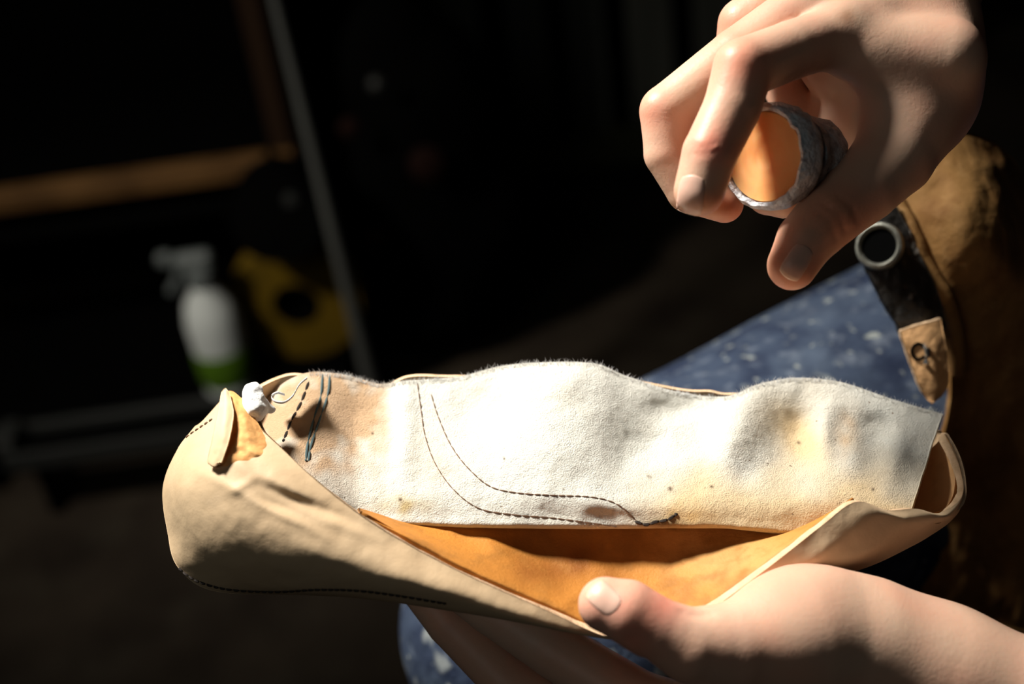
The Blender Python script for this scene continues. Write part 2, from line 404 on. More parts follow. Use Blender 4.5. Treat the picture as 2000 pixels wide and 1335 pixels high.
# wooden rail, left, with black panels added for the shade behind it
Y1 = 1.42
zL = float(onY(300, 345, Y1)[2]); x1 = float(onY(574, 292, Y1)[0]); x0 = x1-1.3
t = empty('rail_with_dark_panels', (x1-0.6, Y1, 0), 'worn wooden front rail with black panels added for the shade behind it, at left behind the shoe', 'cabinet')
MB().box(((x0+x1)/2, Y1-0.005, zL), ((x1-x0)/2, 0.012, 0.0115)).build('front_rail', M['wood'], t, False)
MB().box((x1-0.012, Y1+0.012, zL+0.28), (0.012, 0.012, 0.27)).build('upright', M['shadedwood'], t, False)
MB().box(((x0+x1)/2, Y1+0.42, 0.42), ((x1-x0)/2, 0.012, 0.42)).build('back_panel', M['black'], t, False)
MB().box((x0-0.012, Y1+0.2, 0.42), (0.012, 0.23, 0.42)).build('side_panel', M['black'], t, False)
MB().box((x1+0.012, Y1+0.23, 0.42), (0.010, 0.20, 0.42)).build('side_panel', M['black'], t, False)
MB().box(((x0+x1)/2, Y1+0.2, 0.85), ((x1-x0)/2+.02, 0.24, 0.014)).build('top_panel', M['black'], t, False)
MB().box(((x0+x1)/2, Y1+0.2, zL-.05), ((x1-x0)/2, 0.2, 0.008)).build('shelf', M['black'], t, False)

# metal shelf carrying the bottle, and the low tray in front of it
ZT = 0.10
t = empty('metal_shelf', (-0.42, 1.45, 0), 'dull dark metal shelf under the white bottle and yellow roll', 'shelf')
MB().box((-0.42, 1.46, ZT-.004), (.225, 0.13, 0.004)).build('shelf_board', M['black'], t, False)
MB().box((-0.42, 1.326, ZT-.004), (.225, .004, .007)).build('front_lip', M['dark_metal'], t, False)
for sx in (-.63, -.21):
    for sy in (1.35, 1.57): MB().box((sx, sy, 0.046), (.008, .008, .046)).build('leg', M['black'], t, False)
t = empty('metal_tray', (-0.42, 1.28, 0), 'shallow dark grey metal tray at far left, below the bottle shelf', 'tray')
mx, hx = (-.575-.205)/2, (.575-.205)/2
MB().box((mx, 1.292, ZT-.014), (hx, .025, 0.004)).build('tray_floor', M['black'], t, False)
MB().box((mx, 1.266, ZT-.004), (hx, .003, .011)).build('rim', M['dark_metal'], t, False)
MB().box((-.574, 1.292, ZT+.0), (.009, .023, .02)).build('rim', M['dark_metal'], t, False)
MB().box((-.207, 1.292, ZT-.004), (.003, .022, .011)).build('rim', M['dark_metal'], t, False)
for sx in (-.55, -.23): MB().box((sx, 1.292, 0.041), (.008, .008, .043)).build('foot', M['black'], t, False)

# spray bottle
base = onZ(452, 752, ZT+.002); base = np.array([base[0], base[1], ZT+.0015]); YB = float(base[1]); 
topz = float(onY(385, 480, YB)[2]); H = topz-ZT; S = H/0.175
t = empty('spray_bottle', base, 'small white spray bottle with a grey trigger head and green lower label', 'bottle')
MB().lathe([(0, 0), (.023*S, 0), (.026*S, .003), (.0275*S, .05*S), (.0285*S, .085*S), (.024*S, .108*S), (.013*S, .125*S), (.011*S, .136*S), (0, .136*S)], base).build('bottle_body', M['white_plastic'], t)
MB().lathe([(.0262*S, .012*S), (.0285*S, .02*S), (.0293*S, .05*S), (.0280*S, .054*S)], base).build('label_band', M['green'], t)
hd = MB(); hd.lathe([(0, .130*S), (.014*S, .131*S), (.014*S, .146*S), (.009*S, .15*S), (0, .15*S)], base)
hd.box(base+np.array([-.003*S, 0, .158*S]), (.019*S, .008*S, .0085*S), bev=.004)
hd.box(base+np.array([-.03*S, 0, .164*S]), (.007*S, .006*S, .006*S), bev=.002)
hd.build('spray_head', M['grey_plastic'], t, False)
MB().tube([base+np.array([-.018*S, 0, .152*S]), base+np.array([-.024*S, 0, .138*S]), base+np.array([-.034*S, 0, .125*S])], .004*S).build('trigger', M['grey_plastic'], t)

# mustard yellow roll and the black tin in front of it
rb = onZ(583, 684, ZT+.001); YR = float(rb[1])
cR = np.array(onY(583, 576, YR)); ax = np.array([-0.1, -1, 0.0]); ax /= np.linalg.norm(ax); rR = float(cR[2]-ZT-.0005)
t = empty('tape_roll', (cR[0], cR[1], ZT), 'mustard yellow roll with a dark hole, standing beside the white bottle', 'tape roll')
ri = rR*0.36
MB().lathe([(ri, -.02), (rR*.97, -.02), (rR, -.017), (rR, .017), (rR*.97, .02), (ri, .02), (ri, -.02)], cR, ax, 48).build('roll_band', M['yellow'], t)
MB().lathe([(ri-.004, -.021), (ri-.001, -.021), (ri-.001, .021), (ri-.004, .021), (ri-.004, -.021)], cR, ax, 32).build('inner_core', M['black'], t)
MB().lathe([(0, -.008), (ri-.004, -.008), (ri-.004, .0), (0, .0)], cR, ax, 32).build('hub_plug', M['black'], t)
YK = 1.36
ck = np.array(onY(545, 408, YK)); rk = abs(float(onY(545, 492, YK)[2]-ck[2]))
t = empty('black_pot', (ck[0], YK, ck[2]-rk), 'black round pot hanging under the wooden rail, above the yellow roll', 'pot')
MB().lathe([(0, -.03), (rk*.95, -.03), (rk, -.025), (rk, .025), (rk*.96, .03), (rk*.9, .027), (0, .027)], ck, (-.1, -1, .2), 40).build('pot_body', M['black'], t)
MB().lathe([(0, .001), (.007, .0), (.007, -.006), (0, -.008)], np.array(onY(566, 392, YK-.03)), ax, 16).build('rivet', M['dark_metal'], t)
MB().tube([ck+np.array([0, .0, rk-.01]), ck+np.array([0, .02, rk+.01]), ck+np.array([0, .045, zL+.012-ck[2]])], .003, 8).build('hook', M['black'], t)

# slanting grey pole
YP = 1.22
pa = np.array(onY(527, -40, YP)); pb = np.array(onY(722, 735, YP)); k = pb-pa
bot = pa+k*((0.012-pa[2])/k[2]); top = pa-k*0.25
t = empty('metal_stand', (bot[0], bot[1], 0), 'slim grey metal pole rising on a slant left of the dark bag', 'stand')
ps = [top+(bot-top)*u for u in np.linspace(0, 1, 12)]
MB().tube(ps, [0.0036+0.0066*u for u in np.linspace(0, 1, 12)], 14).build('pole', M['pole'], t)
MB().lathe([(0, 0), (.04, 0), (.04, .006), (.03, .012), (.014, .03), (0, .03)], (bot[0], bot[1], 0), seg=32).build('base_plate', M['dark_metal'], t)

# black bag hanging behind the pole
YG = 1.50
pts = [(760, 60, .05), (790, 130, .07), (825, 190, .085), (815, 290, .085), (850, 380, .085), (905, 430, .085), (830, 480, .09), (850, 560, .085), (800, 590, .07)]
bc = [np.array(onY(a, b2, YG)) for a, b2, _ in pts]
def bagf(X):
    d = None
    for p, (_, _, r) in zip(bc, pts):
        q = np.linalg.norm((X-p)*np.array([1, 1.3, 1]), axis=1)-r; d = q if d is None else smin(d, q, .03)
    return d+0.004*np.sin(X[:, 0]*60)*np.sin(X[:, 2]*50)
V, F = nets(bagf, np.min(bc, 0)-.13, np.max(bc, 0)+.13, .01)
zb = float(V[:, 2].min())
t = empty('black_bag', (float(bc[4][0]), YG, max(0.0, zb)), 'bulky black bag with faint rust red patches hanging behind the slanted pole', 'bag')
mesh('bag_body', V, F, M['black'], t)
for (a, b2, r, mk) in ((832, 320, .02, 'rust'), (682, 250, .012, 'rust'), (735, 465, .014, 'rust'), (735, 165, .009, 'dark_metal')):
    c = np.array(onY(a, b2, YG-.09)); 
    MB().lathe([(0, .006), (r*.7, .004), (r, 0), (r*.7, -.004), (0, -.005)], c, (0, -1, .3), 20).build('patch' if mk == 'rust' else 'clasp', M[mk], t)
MB().tube([bc[0]+np.array([-.02, .02, -.02]), bc[0]+np.array([.0, .02, .25]), bc[0]+np.array([.02, .02, .42]), bc[0]+np.array([.05, .02, .25]), bc[0]+np.array([.04, .02, 0])], .008, 8).build('handle', M['black'], t)

# ------------------------------------------------------------------ the person
ORI = np.array([0.55, 0.50, 0.0])
person = empty('person', ORI, 'seated person in blue jeans and brown apron holding a shoe upper and a small jar', 'person')
def J(px, py, z, r): return (P(px, py, z), r)
def cws(p): return np.asarray(p)
def w2c(p): d = np.asarray(p, float)-CAM; return np.array([d@RGT*100, d@UPV*100, 50-d@FWD*100])
R_WR = P(1800, -120, -2.4); R_EL = w2c((0.40, 0.60, 1.02)); L_WR = P(1830, 1308, 2.6); L_EL = w2c((0.36, 0.22, 0.59))
rf = {
 'index': [J(1650, 64, 1.35, 1.02), J(1545, 98, 2.4, .98), J(1452, 134, 3.3, 1.0), J(1430, 210, 3.5, .94), J(1386, 300, 3.7, .90), J(1366, 372, 3.6, .84)],
 'middle': [J(1590, 10, 0.6, 1.1), J(1440, 110, .9, .98), J(1303, 218, 1.1, .93), J(1303, 300, 1.1, .80), J(1345, 372, 1.0, .76), J(1415, 398, .9, .66)],
 'ring': [J(1590, -50, -1.0, 1.05), J(1455, 48, -1.2, .97), J(1430, 200, -1.5, .84), J(1500, 380, -.6, .72), J(1530, 392, .2, .62)],
 'little': [J(1640, -90, -3.0, 1.0), J(1540, 30, -3.2, .85), J(1530, 170, -3.0, .75), J(1580, 280, -2.4, .68)],
 'thumb': [J(1805, 180, .1, 1.55), J(1745, 305, 1.1, 1.42), J(1690, 365, 1.6, 1.2), J(1622, 418, 1.9, 1.12), J(1573, 470, 2.1, .98), J(1547, 518, 2.3, .84)],
}
R_CREASE = [((1608, 398), (1640, 420), (1650, 452)), ((1592, 410), (1622, 432), (1634, 468)), ((1640, 385), (1664, 405), (1672, 425)), ((1400, 278), (1378, 290), (1350, 284)), ((1405, 292), (1380, 303), (1352, 298))]
def groove(X, lines, zmin, dep, wid):
    d = 50-X[:, 2]; qx = X[:, 0]/d*FPX+1000; qy = 667.5-X[:, 1]/d*FPX
    out = np.zeros(len(X))
    for ln in lines:
        best = np.full(len(X), 1e9)
        for a, b2 in zip(ln[:-1], ln[1:]):
            a = np.array(a, float); b2 = np.array(b2, float); e = b2-a
            t_ = np.clip(((qx-a[0])*e[0]+(qy-a[1])*e[1])/(e@e), 0, 1)
            best = np.minimum(best, np.hypot(qx-a[0]-t_*e[0], qy-a[1]-t_*e[1]))
        out = np.maximum(out, np.exp(-(best/wid)**2))
    return out*dep*(X[:, 2] > zmin)
def bump(X, c, r, amp):
    return amp*np.exp(-((X-c)**2).sum(1)/(r*r))
def rhand(X):
    palm = cap(X, P(1660, 88, 1.3), P(1850, 112, 1.75), 1.05, 1.25)
    palm = smin(palm, cap(X, rf['index'][0][0], P(1790, 20, -.6), 1.1, 1.3), .5)
    for f, q, r0, r1 in (('middle', (1760, -60, -1.5), 1.0, 1.4), ('ring', (1750, -110, -2.6), 1.0, 1.4), ('little', (1760, -150, -3.6), 1.05, 1.4)):
        palm = smin(palm, cap(X, rf[f][0][0], P(*q), r0, r1), .7)
    palm = smin(palm, cap(X, P(1760, 130, .2), P(1800, -60, -1.5), 1.5, 1.6), .9)      # palm flesh
    palm = smin(palm, cap(X, rf['thumb'][0][0], P(1830, 80, -.2), 1.7, 1.5), 1.2)       # thenar
    palm = smin(palm, cap(X, P(1700, 110, 1.5), P(1790, 230, 1.2), .8, 1.0), .9)       # web
    palm = smin(palm, cap(X, P(1640, 110, -1.2), P(1800, 130, -.6), 1.5, 1.9), .8)
    palm = smin(palm, cap(X, P(1650, 240, -2.0), P(1790, 220, -.8), 1.3, 1.7), .8)
    palm = smin(palm, cap(X, P(1800, 20, -1.4), R_WR, 1.8, 2.4), 1.0)
    palm = smin(palm, cap(X, R_WR, R_EL, 2.5, 3.8), 1.5)
    res = None
    for n_, ch in rf.items():
        q = chain(X, ch, .06)
        q = smin(palm, q, 1.1 if n_ == 'thumb' else .55)
        res = q if res is None else smin(res, q, .07)
    # knuckles and joint swellings
    for c, r, a in ((P(1650, 40, 2.9), .8, .02), (P(1446, 118, 4.0), .65, .10), (P(1385, 285, 4.4), .45, .05), (P(1272, 212, 1.6), .6, .06), (P(1632, 430, 2.9), .6, .07)):
        res = res-bump(X, c, r, a)
    return res+groove(X, R_CREASE, 1.5, .055, 4.5)
lf = {
 'thumb': [J(1560, 1240, 3.4, 1.8), J(1440, 1262, 4.2, 1.45), J(1350, 1260, 4.7, 1.2), J(1285, 1228, 4.9, 1.0), J(1225, 1193, 5.0, 1.0), J(1183, 1180, 4.9, .88)],
 'index': [J(1420, 1430, 2.2, 1.2), J(1250, 1370, 1.6, 1.05), J(1085, 1270, .7, .98), J(960, 1190, -.1, .88), J(860, 1120, -.8, .78)],
 'middle': [J(1420, 1500, .2, 1.2), J(1180, 1460, -.5, 1.02), J(990, 1325, -1.3, .95), J(880, 1215, -1.8, .88), J(800, 1120, -2.2, .75)],
 'ring': [J(1430, 1540, -1.8, 1.1), J(1230, 1500, -2.8, .95), J(1060, 1350, -3.4, .9), J(960, 1220, -3.6, .8), J(900, 1120, -3.8, .7)],
 'little': [J(1470, 1550, -3.6, 1.0), J(1330, 1500, -4.4, .85), J(1220, 1390, -5.0, .8), J(1150, 1280, -5.2, .68)],
}
L_CREASE = [((1225, 1245), (1250, 1262), (1262, 1290)), ((1332, 1196), (1360, 1204), (1392, 1199)), ((1240, 1238), (1266, 1252), (1280, 1282))]
def lhand(X):
    palm = cap(X, P(1560, 1240, 3.0), P(1700, 1255, 2.8), 2.1, 2.0)
    for f, q, r0, r1 in (('index', (1700, 1380, .6), 1.5, 1.7), ('middle', (1700, 1440, -.6), 1.5, 1.8), ('ring', (1720, 1460, -1.2), 1.4, 1.7), ('little', (1720, 1460, -2.6), 1.4, 1.6)):
        palm = smin(palm, cap(X, lf[f][0][0], P(*q), r0, r1), .9)
    palm = smin(palm, cap(X, P(1690, 1262, 2.6), L_WR, 2.0, 2.0), .8)
    palm = smin(palm, cap(X, L_WR, L_EL, 2.0, 3.0), 1.2)
    res = None
    for n_, ch in lf.items():
        q = chain(X, ch, .06); q = smin(palm, q, 1.2 if n_ == 'thumb' else .6)
        res = q if res is None else smin(res, q, .07)
    for c, r, a in ((P(1235, 1270, 5.5), .6, .08), (P(1500, 1125, 4.0), 1.2, .10), (P(1640, 1110, 3.2), 1.2, .22)):
        res = res-bump(X, c, r, a)
    return res+groove(X, L_CREASE, 3.5, .06, 5)
RV, RF = nets(rhand, (3.5, 1.0, -6.5), (18.0, 18.5, 5.8), .095)
LV, LF = nets(lhand, (-6.0, -17.5, -8.0), (24.0, -6.8, 7.2), .11)
SURF['rhand'] = BVHTree.FromPolygons([Vector(v) for v in cw(RV)], [tuple(int(k) for k in f) for f in RF])
SURF['lhand'] = BVHTree.FromPolygons([Vector(v) for v in cw(LV)], [tuple(int(k) for k in f) for f in LF])
# shoulders, upper arms, torso, hips and legs (under the clothes), metres
SHR = np.array([.58, .70, 1.12]); SHL = np.array([.58, .30, 1.12]); ELR = np.array([.40, .60, 1.02]); ELL = np.array([.36, .22, .59])
HIP = np.array([.66, .64, .56])
ELR = np.array([0.46, 0.72, 0.86]) if False else ELR
def hips(X): return cap(X, HIP+[0, .09, 0], HIP-[0, .09, 0], .13, .13)
def torso(X):
    d = smin(cap(X, HIP+[0, 0, .05], [.60, .50, .98], .15, .16, ((1, 0, 0), 1.15)), cap(X, SHR, SHL, .075, .075), .08)
    return d
def arms(X, g=0.0):
    d = np.minimum(cap(X, SHR, ELR, .055+g, .04+g), cap(X, SHL, ELL, .055+g, .030+g))
    return d
def bodyf(X):
    d = smin(torso(X)+.01, arms(X), .03)
    d = np.minimum(d, cap(X, ELR, cw(R_WR), .040, .026)); d = np.minimum(d, cap(X, ELL, cw(L_WR), .029, .018))
    d = smin(d, cap(X, [.58, .5, 1.15], [.56, .5, 1.26], .055, .05), .04)
    hd = cap(X, [.52, .5, 1.33], [.54, .5, 1.39], .075, .092, ((0, 1, 0), 1.15))
    hd = smin(hd, cap(X, [.465, .5, 1.335], [.455, .5, 1.315], .012, .014), .02); hd = smin(hd, cap(X, [.49, .5, 1.28], [.50, .5, 1.28], .03, .035), .04)
    return smin(d, hd, .02)
V3, F3 = nets(bodyf, (.15, .05, .35), (.88, .95, 1.56), .014)
def pxof(V):
    d = 50-V[:, 2]; return V[:, 0]/d*FPX+1000, 667.5-V[:, 1]/d*FPX
TSK = [(1445, 125, 45, (1.12, .80, .76)), (1390, 285, 40, (1.14, .70, .68)), (1268, 215, 40, (1.12, .78, .74)), (1360, 400, 45, (1.08, .84, .72)), (1655, 32, 16, (.72, .62, .55)),
       (1540, 530, 70, (1.15, .72, .62)), (1630, 420, 60, (1.10, .75, .62)), (1430, 415, 40, (1.1, .7, .6)), (1190, 1170, 60, (1.16, .76, .76)), (1300, 1180, 45, (1.16, .72, .72)), (1240, 1260, 50, (1.12, .78, .74)),
       (1490, 1150, 60, (1.1, .86, .84)), (1410, 50, 40, (1.1, .8, .76))]
def skint(V):
    qx, qy = pxof(V); T = np.ones((len(V), 3))
    for (a, b2, s, c) in TSK:
        f = np.exp(-((qx-a)**2+(qy-b2)**2)/(s*s))[:, None]; T = T*(1-f)+T*np.array(c)*f
    n_ = fbm(V[::1]*1.0, .55, 3, 2)[:, None]
    return np.clip(T*(1+n_*np.array([.03, -.10, -.12])), 0, 1.3)
VV = np.concatenate([cw(RV), cw(LV), V3]); FF = np.concatenate([RF, LF+len(RV), F3+len(RV)+len(LV)])
TT = np.concatenate([skint(RV), skint(LV), np.ones((len(V3), 3))])
body = mesh('body', VV, FF, M['skin'], person, True, None, TT)
def nail(px, py, L, Wd, ang, key, ph=.022):
    nu, nv = 22, 16; Vn = []; ca, sa = math.cos(ang), math.sin(ang)
    for i in range(nu):
        u = -1+2*i/(nu-1)
        for j in range(nv):
            v = -1+2*j/(nv-1)
            wv = v*Wd/2*(1-0.10*(u < 0)*u*u-(.35*max(0, abs(u)-.6)**1.2)); uu = u*L/2*(1-0.16*v*v)
            x = px+uu*ca-wv*sa; y = py+uu*sa+wv*ca
            h = hit(key, x, y)
            if h is None: h = (Vn[-1][1], Vn[-1][2]) if Vn else (W(x, y, 3), -FWD)
            e = max(abs(u), abs(v)); lift = ph*(1-0.8*max(0, e-.75)/.25)
            Vn.append((None, h[0], h[1], lift))
    T = []; out = []
    for k_, (_, p, n_, l) in enumerate(Vn):
        out.append(p+n_*l/100); u = -1+2*(k_//nv)/(nu-1)
        T.append((1.12, 1.2, 1.12) if u > .78 else ((1, 1, 1)))
    bk = [p-n_*.0006 for (_, p, n_, l) in Vn]
    Fn = []
    for i in range(nu-1):
        for j in range(nv-1):
            a_ = i*nv+j; Fn.append((a_, a_+1, a_+nv+1, a_+nv))
    K = nu*nv; Fn += [tuple(k2+K for k2 in f[::-1]) for f in Fn]
    rim = list(range(nv))+[i*nv+nv-1 for i in range(1, nu)]+[(nu-1)*nv+j for j in range(nv-2, -1, -1)]+[i*nv for i in range(nu-2, 0, -1)]
    for a_, b2 in zip(rim, rim[1:]+rim[:1]): Fn.append((a_, a_+K, b2+K, b2))
    return mesh('fingernail', out+bk, Fn, M['nail'], person, True, None, np.array(T+T))
nail(1349, 383, 84, 52, math.radians(97), 'rhand')
nail(1556, 512, 74, 46, math.radians(122), 'rhand')
nail(1180, 1168, 66, 50, math.radians(222), 'lhand')

# clothes: shirt, jeans, apron
def shirtf(X): return smin(torso(X)-.012, arms(X, .014), .05)
V, F = nets(shirtf, (.15, .05, .35), (.90, .95, 1.30), .014); mesh('shirt', V, F, M['shirt'], person)
KN = W(1165, 1215, -17.5); HJ = np.array([.52, .70, .58]); 
KN2 = np.array([.06, .24, .50]); FT = np.array([.12, .50, .06]); FT2 = np.array([.14, .25, .06])
def legf(X):
    d = cap(X, HJ, KN, .108, .090)
    d = smin(d, cap(X, KN, FT, .076, .05), .03)
    d2 = smin(cap(X, [.62, .42, .48], [.40, .24, .34], .095, .075), cap(X, [.40, .24, .34], [.40, .24, .05], .07, .05), .03)
    d = smin(np.minimum(d, d2), hips(X)-.01, .05)
    ph = X@np.array([14., 22., 30.]); 
    return d+.0025*np.sin(ph+2*np.sin(X[:, 0]*25))*np.cos(X[:, 2]*38+X[:, 1]*20)
V, F = nets(legf, (-.12, .12, .0), (.88, .80, .82), .0065)
mesh('jeans', V, F, M['denim'], person)
for fx in (FT, np.array([.40, .24, .05])):
    bm = MB(); bm.add(*(lambda vf: (vf[0], vf[1].tolist()))(nets(lambda X: smin(cap(X*np.array([1, 1, 1.0]), fx+[.02, 0, .02], fx+[-.06, 0, -.005], .045, .036), cap(X, fx+[-.06, 0, -.008], fx+[-.16, 0, -.012], .036, .032), .03), fx-[.24, .08, .062], fx+[.1, .08, .1], .009)))
    bm.build('work_shoe', M['strap'], person)

apr = empty('apron', (0, 0, 0), None, None); apr.parent = person; apr.location = Vector(W(1900, 500, -9))-Vector(ORI)
A = [[(1738, 388, -8.5), (1800, 330, -8.2), (1862, 262, -9), (1932, 274, -10), (1985, 318, -11), (2050, 390, -13), (2200, 430, -17)],
     [(1772, 450, -8.0), (1830, 425, -7.0), (1890, 400, -6.6), (1945, 405, -7.4), (1998, 430, -9), (2080, 480, -11), (2230, 520, -14)],
     [(1806, 520, -8.0), (1860, 510, -6.9), (1915, 505, -6.6), (1965, 515, -7.2), (2015, 530, -8.5), (2110, 570, -10.5), (2260, 600, -13)],
     [(1832, 590, -7.9), (1880, 590, -7.9), (1935, 600, -8.2), (1990, 610, -8.9), (2045, 630, -10), (2140, 660, -12), (2290, 690, -14)],
     [(1856, 680, -8.6), (1890, 700, -9.4), (1945, 720, -10.2), (2010, 740, -11), (2070, 760, -12), (2170, 790, -13.5), (2320, 800, -15)],
     [(1854, 800, -10.6), (1880, 850, -11.6), (1940, 880, -12.4), (2010, 900, -13), (2080, 920, -13.5), (2190, 940, -14.5), (2340, 940, -16)],
     [(1810, 980, -12.4), (1860, 1010, -12.9), (1930, 1050, -13.4), (2020, 1080, -14), (2100, 1100, -14.5), (2220, 1120, -15), (2360, 1100, -16.5)],
     [(1800, 1160, -13.0), (1860, 1190, -13.4), (1930, 1220, -14), (2020, 1240, -14.5), (2100, 1260, -15), (2220, 1280, -16), (2360, 1280, -17)]]
patch('apron_panel', A, 120, 110, .28, [M['apron'], M['apron'], M['apron']], apr, nz=.22, nzs=.5, seed=5, key='apron')
# thick folded left hem
hm = MB(); hp = crom([(1742, 392), (1776, 450), (1808, 515), (1836, 580), (1850, 640), (1858, 720)], 40); pv = []
for a, b2 in hp:
    h = hit('apron', a+10, b2); pv.append(h[0]+h[1]*.0015 if h else None)
pv = [p for p in pv if p is not None]
hm.tube(pv, .0034, 10); hm.build('hem', M['apron'], apr)
# black strap, eyelet, tan tab, staple
Sx = [[(1672, 428, -7.6), (1700, 404, -7.4), (1745, 392, -7.4)],
      [(1686, 510, -7.4), (1728, 470, -7.1), (1775, 448, -7.3)],
      [(1716, 575, -7.4), (1765, 545, -7.1), (1806, 515, -7.3)],
      [(1748, 628, -7.5), (1795, 600, -7.2), (1836, 582, -7.4)],
      [(1764, 662, -7.6), (1805, 650, -7.3), (1846, 640, -7.5)]]
patch('strap', Sx, 60, 34, .3, [M['strap']]*3, apr, nz=.10, nzs=1.1, seed=9, key='strap')
Tx = [[(1758, 646, -7.0), (1795, 634, -6.8), (1838, 622, -7.0)], [(1764, 668, -6.9), (1805, 660, -6.7), (1843, 652, -6.9)],
      [(1780, 712, -6.9), (1818, 708, -6.7), (1852, 704, -6.9)], [(1796, 755, -6.9), (1824, 758, -6.8), (1852, 750, -6.9)], [(1810, 780, -7.0), (1822, 786, -6.9), (1840, 774, -7.0)]]
patch('tab', Tx, 50, 34, .25, [M['tab'], M['tab'], M['edge']], apr, nz=.06, nzs=1.2, seed=11, key='tab')
h = hit('strap', 1720, 482); c, n_ = h
n_ = -FWD*.85+RGT*-.45+UPV*.1; n_ /= np.linalg.norm(n_)
MB().lathe([(.0068, .0), (.0074, .0018), (.0082, .0024), (.0092, .0018), (.0097, 0), (.0097, -.001), (.0068, -.001), (.0068, 0)], c+n_*.002, n_, 36).build('eyelet', M['steel'], apr)
MB().lathe([(0, .0004), (.0070, .0004), (.0070, -.001), (0, -.001)], c+n_*.002, n_, 24).build('eyelet_hole', M['black'], apr)
sp = [hit('tab', x, y) for x, y in ((1806, 672), (1808, 682), (1809, 694), (1807, 706), (1808, 714))]
if all(sp):
    pp = [sp[0][0]-sp[0][1]*.001]+[s[0]+s[1]*.0022 for s in sp[1:-1]]+[sp[-1][0]-sp[-1][1]*.001]
    MB().tube(pp, .0011, 8).build('staple', M['staple'], apr)
    rg = [hit('tab', 1794+13*math.cos(a_), 686+15*math.sin(a_)) for a_ in np.linspace(.6, 5.6, 24)]
    rg = [r_[0]+r_[1]*.0004 for r_ in rg if r_]
    MB().tube(rg, .0006, 6).build('punched_ring_mark', M['black'], apr)

# ------------------------------------------------------------------ the shoe upper
SH = W(1050, 1000, 0)
shoe = empty('shoe_upper', SH, 'unfinished tan leather shoe upper with cream suede lining, held open above the blue jeans', 'shoe upper')
def G(qx, qy, lst):
    d = np.zeros_like(qx, dtype=float)
    for (cx, cy, sx, sy, an, am) in lst:
        a_ = math.radians(an); u = (qx-cx)*math.cos(a_)+(qy-cy)*math.sin(a_); v = -(qx-cx)*math.sin(a_)+(qy-cy)*math.cos(a_)
        d = d+am*np.exp(-(u/sx)**2-(v/sy)**2)
    return d
LB = [(790, 830, 26, 95, 2, .26), (690, 830, 55, 75, 0, -.30), (955, 790, 60, 75, 0, -.40), (1080, 850, 120, 130, 10, .55), (1120, 740, 90, 40, 0, .2),
      (1255, 865, 62, 48, 0, -.42), (1430, 850, 42, 78, 15, .60), (1555, 850, 56, 80, 0, -.75), (1608, 845, 20, 50, 5, .16), (1645, 850, 26, 50, 10, -.16),
      (1752, 890, 24, 55, 12, .20), (1700, 870, 30, 60, 0, -.15), (1340, 985, 110, 40, 5, .18), (1560, 975, 120, 45, 0, .22), (880, 905, 60, 50, 30, .15),
      (1330, 800, 70, 28, 0, -.30), (1220, 905, 30, 30, 0, -.12), (1700, 800, 60, 20, 15, .15), (1180, 985, 80, 20, 8, .16)]
TOP = [(500, 800), (530, 768), (562, 742), (606, 726), (660, 729), (700, 738), (742, 749), (790, 743), (850, 739), (905, 733), (980, 714), (1060, 707), (1160, 709), (1225, 734), (1330, 766), (1420, 773), (1480, 750), (1550, 738), (1640, 745), (1740, 778), (1842, 808)]
LB = [(a, b, c, d, e, f*1.35) for (a, b, c, d, e, f) in LB]
def lrow(f, z0, ybot, zl=0):
    out = []
    for (x, y) in TOP:
        e = max(0, (x-1640)/200.); xx = x-(f**.9)*e*72+max(0, (700-x)/200.)*f*95
        out.append((xx, y+(ybot(x)-y)*f, z0+(max(0, (720-x)/220.)**1.3)*zl))
    return out
yb = lambda x: 1022+8*math.sin((x-700)/300.)+(18 if x > 1400 else 0)*min(1, (x-1400)/150. if x > 1400 else 0)
L = [lrow(0, -3.0, yb, .4), lrow(.08, -2.6, yb, .8), lrow(.3, -1.6, yb, 1.6), lrow(.55, -0.4, yb, 2.0), lrow(.8, .75, yb, 1.8), lrow(.93, 1.12, yb, 1.4), lrow(.99, 1.24, yb, 1.2), lrow(1.008, .95, yb, 1.0), lrow(.985, .3, yb, .8)]
def ltint(qx, qy):
    T = np.ones((len(qx), 3))
    def blend(f, c):
        nonlocal T; f = np.clip(f, 0, 1)[:, None]; T = T*(1-f)+np.array(c)*f
    nn = np.array([noise.noise(Vector((a_*.012, b2*.012, 0))) for a_, b2 in zip(qx, qy)]); n2 = np.array([noise.noise(Vector((a_*.04, b2*.04, 5))) for a_, b2 in zip(qx, qy)])
    g = lambda cx, cy, sx, sy: np.exp(-((qx-cx)/sx)**2-((qy-cy)/sy)**2)
    blend(g(630, 820, 150, 105)*1.5*(1+.7*nn+.6*n2)*np.clip((775-qx)/25, 0, 1), (.74, .50, .33))
    blend(g(850, 890, 45, 60)*.5*(1+nn), (.85, .66, .50))
    blend((qx > 1200)*np.clip((qy-885+50*nn)/110, 0, .85)*np.clip((qx-1200)/130, 0, 1), (.98, .72, .42))  # yellow staining, with warm bounced light painted in at lower right
    blend(g(1560, 860, 75, 90)*.85*(1+nn), (1.0, .78, .52)); blend(g(1655, 845, 26, 50)*.6*(1+n2), (.85, .6, .4))  # brown shade of the two hollows put into the tint
    blend(g(1345, 1005, 60, 26)*.8*(1+n2), (.9, .6, .3)); blend(g(1300, 1022, 50, 10)*.9, (.35, .22, .10)); blend(g(790, 985, 45, 22)*.7*(1+n2), (.75, .6, .35))
    for (cx, cy, r) in ((1268, 930, 5), (1309, 954, 7), (1390, 950, 5), (1560, 864, 5), (728, 846, 4), (782, 975, 6), (1705, 955, 5), (1100, 955, 3), (985, 895, 4), (1500, 905, 3)):
        blend(g(cx, cy, r*.6, r*.6)*1.2, (.16, .10, .06))
    return T
